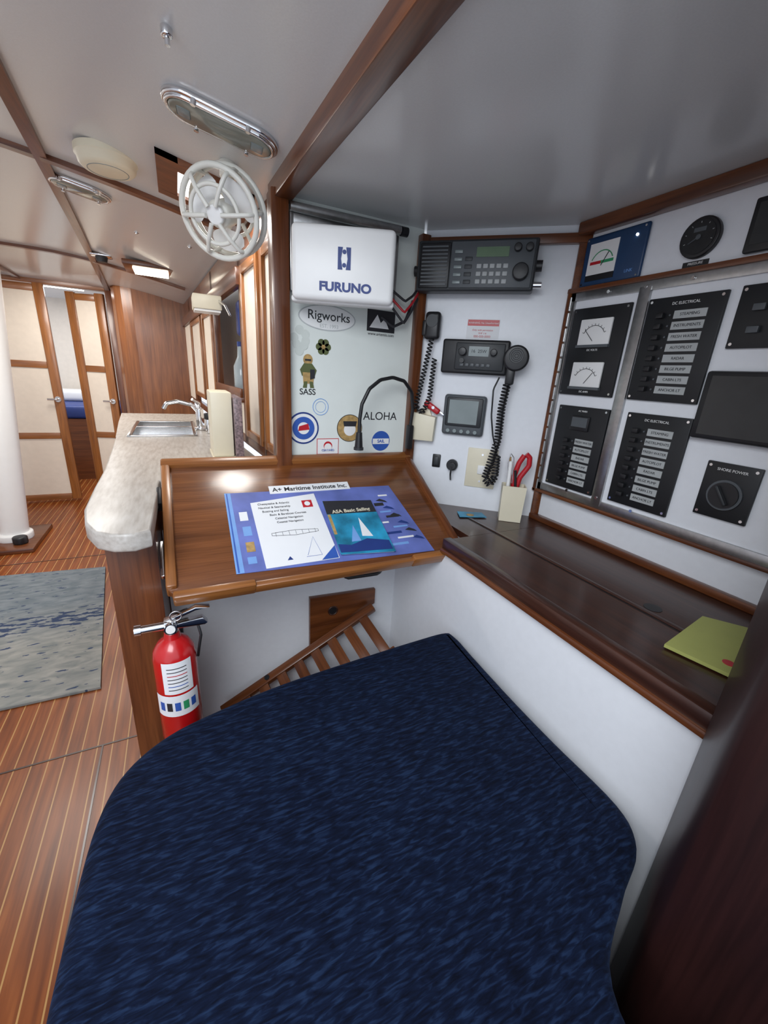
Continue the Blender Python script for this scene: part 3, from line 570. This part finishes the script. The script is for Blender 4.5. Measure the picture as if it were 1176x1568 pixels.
# ================= FORWARD BULKHEADS, DOORS
prism(None,'wall_forward_curved',[(.12,4.0),(-.26,4.0),(-.33,4.02),(-.38,4.07),(-.405,4.14),(-.41,4.4),(.12,4.4)],0,1.78,wood('teak_panel_z','z',(.14,.045,.015),(.32,.12,.040)))
box(None,'wall_forward',-1.72,-1.50,4.38,4.42,0,1.80,teak('z'))
box(None,'trim_door_head',-1.72,-.38,4.36,4.44,1.735,1.80,teakL('x'),.004)
box(None,'trim_door_jamb',-.47,-.412,4.34,4.44,0,1.76,teak('z'),.004)
def cabin_door(name,m,w,z0,z1):
    d=E(name,m);t=.065
    box(d,'stile_l',0,t,-.018,.018,z0,z1,teakL('z'),.004);box(d,'stile_r',w-t,w,-.018,.018,z0,z1,teakL('z'),.004)
    h=z1-z0
    for i,zz in enumerate((z0,z0+h*.31,z0+h*.64,z1-.06)):box(d,'rail_%d'%i,t,w-t,-.017,.017,zz,zz+.05,teakL('x'),.003)
    box(d,'panels',t,w-t,-.008,.008,z0+.03,z1-.03,CREAM)
    cyl(d,'handle_rose',(w-.035,-.022,z0+h*.5),.022,.01,CHR,'y');tube(d,'lever',[(w-.035,-.03,z0+h*.5),(w-.035,-.05,z0+h*.5),(w-.10,-.05,z0+h*.5)],.008,CHR);return d
cabin_door('door_1',Matrix.Translation((-1.48,4.30,0)),.62,.02,1.73)
cabin_door('door_2',Matrix.Translation((-.745,4.42,0))@Matrix.Rotation(math.radians(-18),4,'Z'),.28,.02,1.71)
box(None,'wall_forward_cabin',-1.9,.1,5.95,6.0,0,1.9,CREAM);box(None,'ceiling_forward_cabin',-1.9,.1,4.45,6.0,1.80,1.82,CEIL)
bd=E('forward_berth');box(bd,'mattress',-1.6,-.3,5.1,5.9,.62,.75,NAVYI,.03,3);box(bd,'base',-1.6,-.3,5.08,5.9,0,.62,teak('x'));box(bd,'pillow',-1.2,-.8,5.6,5.85,.75,.87,WHITE,.04,4)
box(None,'window_1',-1.3,-.7,4.55,5.0,1.79,1.799,GLOW)
ms=E('mast_post');
cyl(ms,'tube',(-1.00,3.35,.90),.075,1.74,WHITE,(.16,0,1.8));cyl(ms,'foot_collar',(-1.078,3.35,.05),.10,.05,WHITE,bv=.01)
cyl(ms,'deck_plug',(-1.02,3.235,.055),.04,.05,BLACK,bv=.01)
box(ms,'step_block',-1.28,-.93,3.12,3.6,.0,.03,teak('x'),.006)
ru=E('floor_rug');prism(ru,'weave',[(-.372,1.595),(-.495,2.733),(-1.45,2.83),(-1.33,1.61)],.0,.012,RUG,bv=.003)
box(None,'trim_floor_hatch',-1.6,-.2,2.95,2.958,0,.0015,teakD('x'));box(None,'trim_floor_hatch_2',-1.6,-.19,1.30,1.306,0,.0015,teakD('x'));box(None,'trim_floor_edge',-.332,-.327,-.5,1.30,0,.0015,teakD('y'))
# ================= CEILING FIXTURES
def tilt(x,y):
    e=.02;dzx=(cz(x+e,y)-cz(x-e,y))/(2*e);return Vector((dzx,0,-1)).normalized()
def dome(name,x,y,ln,wd,ang):
    n=tilt(x,y);u=Vector((math.cos(ang),math.sin(ang),0));u=(u-u.dot(n)*n).normalized();v=n.cross(u)
    e=E(name,frame((x,y,cz(x,y)),u,v,n))
    def stad(r,L_):
        p=[]
        for i in range(17):a=-math.pi/2+math.pi*i/16;p.append((L_/2-wd/2+r*math.cos(a),r*math.sin(a)))
        for i in range(17):a=math.pi/2+math.pi*i/16;p.append((-L_/2+wd/2+r*math.cos(a),r*math.sin(a)))
        return p
    r=wd/2
    prism(e,'rim',stad(r,ln),.0,.012,CHR,bv=.005,seg=4)
    prism(e,'lens',stad(r-.014,ln),.012,.018,plain('smoked_lens',(.24,.25,.21),.12),bv=.004,seg=3)
    tube(e,'bezel',[(p[0],p[1],.013) for p in stad(r-.010,ln)],.004,CHR,cyclic=True)
    box(e,'lamp_end_l',-ln/2+.03,-ln/2+.055,-.015,.015,.016,.0195,LCD,.003);box(e,'lamp_end_r',ln/2-.055,ln/2-.03,-.015,.015,.016,.0195,LCD,.003)
    for k,(a,b) in enumerate([(-.05,r-.004),(.05,r-.004),(-.05,-r+.004),(.05,-r+.004)]):cyl(e,'clip_%d'%k,(a,b,.015),.005,.010,CHR,seg=12)
    return e
dome('oval_ceiling_light',.130,1.085,.225,.100,math.radians(-6))
dome('oval_ceiling_light',-.235,1.93,.18,.12,math.radians(5))
sd=E('smoke_detector',frame((-.118,1.55,cz(-.118,1.55)),(1,0,0),(0,-1,0),(0,0,-1)))
lathe(sd,'shell',(0,0,0),[(.074,-.004),(.074,.012),(.070,.016),(.067,.030),(.058,.038),(.02,.041)],OFFW)
for k in range(3):ring(sd,'vent_%d'%k,(0,0,.039),.02+.014*k,.0009,LCD)
sp=E('ceiling_spot');sp.matrix_world=frame((-.317,3.03,cz(-.317,3.03)),(1,0,0),(0,-1,0),(0,0,-1));box(sp,'plate',-.05,.05,-.04,.04,0,.012,CHR,.004);cyl(sp,'lens',(0,0,.025),.03,.026,DGREY,r2=.024)
fl=E('strip_light');zz=cz(-.08,2.98);box(fl,'frame',-.21,.05,2.84,3.10,zz-.02,zz+.004,teak('x'),.004);box(fl,'tube',-.165,.01,2.88,3.06,zz-.032,zz-.02,WARM,.004)
bl=E('ceiling_bolt');zz=cz(.033,.91);cyl(bl,'head',(.033,.91,zz-.006),.009,.014,CHR,bv=.003);cyl(bl,'shank',(.033,.91,zz-.014),.004,.018,CHR)
for k,(x,y) in enumerate([(-.10,2.3),(.10,2.2)]):
    bl=E('ceiling_screw_cap');zz=cz(x,y);cyl(bl,'head',(x,y,zz-.003),.006,.008,CHR,bv=.002);cyl(bl,'ring',(x,y,zz-.001),.009,.003,CHR)
hx0,hx1,hy0,hy1=.0,.235,1.36,1.63
ht=E('deck_prism_hatch');
def hz(x):return cz(x,1.5)
for nm,(a0,a1,b0,b1) in {'frame_l':(hx0,hx0+.05,hy0,hy1),'frame_r':(hx1-.03,hx1,hy0,hy1),'frame_f':(hx0,hx1,hy0,hy0+.05),'frame_b':(hx0,hx1,hy1-.04,hy1)}.items():
    prism(ht,nm,[(a0,hz(a0)-.014),(a1,hz(a1)-.014),(a1,hz(a1)+.004),(a0,hz(a0)+.004)],b0,b1,teak('x'),axis='y')
prism(ht,'pane',[(hx0+.03,hz(hx0+.03)-.006),(hx1-.02,hz(hx1-.02)-.006),(hx1-.02,hz(hx1-.02)-.002),(hx0+.03,hz(hx0+.03)-.002)],hy0+.03,hy1-.03,GLOW,axis='y')
# ================= CABIN FAN
fc=Vector((.132,1.18,1.556));fd=Vector((-.52,-.76,-.38)).normalized()
q=fd.to_track_quat('Z','Y');FF=q.to_matrix().to_4x4();FF.translation=fc
fn=E('cabin_fan',FF)
FW_=plain('fan_plastic',(.74,.73,.67),.35,var=.01)
Rf=.088
cyl(fn,'hub',(0,0,.0),.028,.06,FW_,bv=.008);cyl(fn,'hub_cap',(0,0,.038),.020,.012,WHITE,bv=.004)
ring(fn,'rim_front',(0,0,.020),Rf,.0065,FW_);ring(fn,'rim_back',(0,0,-.030),Rf,.0065,FW_);ring(fn,'inner_ring',(0,0,.042),.056,.0045,FW_);ring(fn,'rear_ring',(0,0,-.052),.05,.0045,FW_)
bm=bmesh.new()
R1=[(bm.verts.new((Rf*math.cos(t*math.pi/24),Rf*math.sin(t*math.pi/24),-.030)),bm.verts.new((Rf*math.cos(t*math.pi/24),Rf*math.sin(t*math.pi/24),-.008))) for t in range(48)]
for i in range(48):A_,B_=R1[i],R1[(i+1)%48];bm.faces.new((A_[0],B_[0],B_[1],A_[1]))
fin(bm,'shroud_band',fn,FW_,True)
for k in range(6):
    a=k*math.pi/3;c,s_=math.cos(a),math.sin(a)
    tube(fn,'guard_%d'%k,[(.018*c,.018*s_,.050),(.052*c,.052*s_,.048),(.080*c,.080*s_,.036),(Rf*c*1.03,Rf*s_*1.03,.0),(.080*c,.080*s_,-.040),(.03*c,.03*s_,-.058)],.0048,FW_)
for k in range(3):
    bm=bmesh.new();g=[]
    for i in range(7):
        r_=.026+.050*i/6;wd=.34+.5*math.sin(i/6*math.pi*.8)
        row=[]
        for j in range(7):
            a=k*2.094+.5+wd*(j/6-.5)*2;row.append(bm.verts.new((r_*math.cos(a),r_*math.sin(a),.016*(j/6-.5)*2)))
        g.append(row)
    for i in range(6):
        for j in range(6):bm.faces.new((g[i][j],g[i+1][j],g[i+1][j+1],g[i][j+1]))
    fin(bm,'blade_%d'%k,fn,WHITE,True)
mi=FF.inverted()
tube(fn,'yoke',[mi@Vector(p) for p in [(.150,1.215,1.575),(.158,1.245,1.60),(.160,1.255,1.64),(.158,1.255,1.68)]],.010,FW_)
cyl(fn,'swivel',mi@Vector((.158,1.255,1.670)),.022,.035,FW_,(mi.to_3x3()@Vector((0,0,1))),bv=.005)
# ================= LIGHTS
def area(n,loc,tgt,sx,sy,en,col=(1,1,1)):
    l=bpy.data.lights.new(n,'AREA');l.shape='RECTANGLE';l.size=sx;l.size_y=sy;l.energy=en;l.color=col
    o=bpy.data.objects.new(n,l);COL.objects.link(o);o.location=loc;o.rotation_euler=(Vector(tgt)-Vector(loc)).to_track_quat('-Z','Y').to_euler();return o
area('companionway_daylight',(-.55,-.35,1.95),(.25,1.0,.7),.9,.8,23,(.92,.96,1))
area('saloon_hatch_daylight',(-.80,2.5,1.76),(-.80,2.5,0),.6,.6,19,(1,.97,.92))
area('forward_hatch_daylight',(-.7,3.7,1.72),(-.5,4.0,0),.4,.4,9,(1,.96,.90))
area('galley_hatch_daylight',(.12,1.50,1.66),(.0,1.6,0),.18,.2,2.2,(1,.97,.92))
area('forward_cabin_hatch_daylight',(-1.0,5.1,1.77),(-1.0,5.1,0),.4,.4,8,(.95,.97,1))
w_=bpy.data.worlds.new('sky');S.world=w_;w_.use_nodes=True;nt=w_.node_tree;bg=nt.nodes['Background'];bg.inputs[0].default_value=(.80,.88,1,1);bg.inputs[1].default_value=1.35
# ================= CAMERA
f=620.;th=math.radians(18.6);ro=math.radians(3.6);phi=math.radians(27)
Hh=Vector((math.sin(phi),math.cos(phi),0));Rr=Vector((math.cos(phi),-math.sin(phi),0));Z=Vector((0,0,1))
F_=Hh*math.cos(th)-Z*math.sin(th);Dn=-Hh*math.sin(th)-Z*math.cos(th)
ix=Rr*math.cos(ro)-Dn*math.sin(ro);iy=Rr*math.sin(ro)+Dn*math.cos(ro)
cam=bpy.data.cameras.new('camera');co=bpy.data.objects.new('camera',cam);COL.objects.link(co)
co.matrix_world=frame((0,0,1.22),ix,-iy,-F_)
cam.sensor_fit='VERTICAL';cam.sensor_height=36;cam.sensor_width=27;cam.lens=36*f/1568;cam.clip_start=.02
S.camera=co
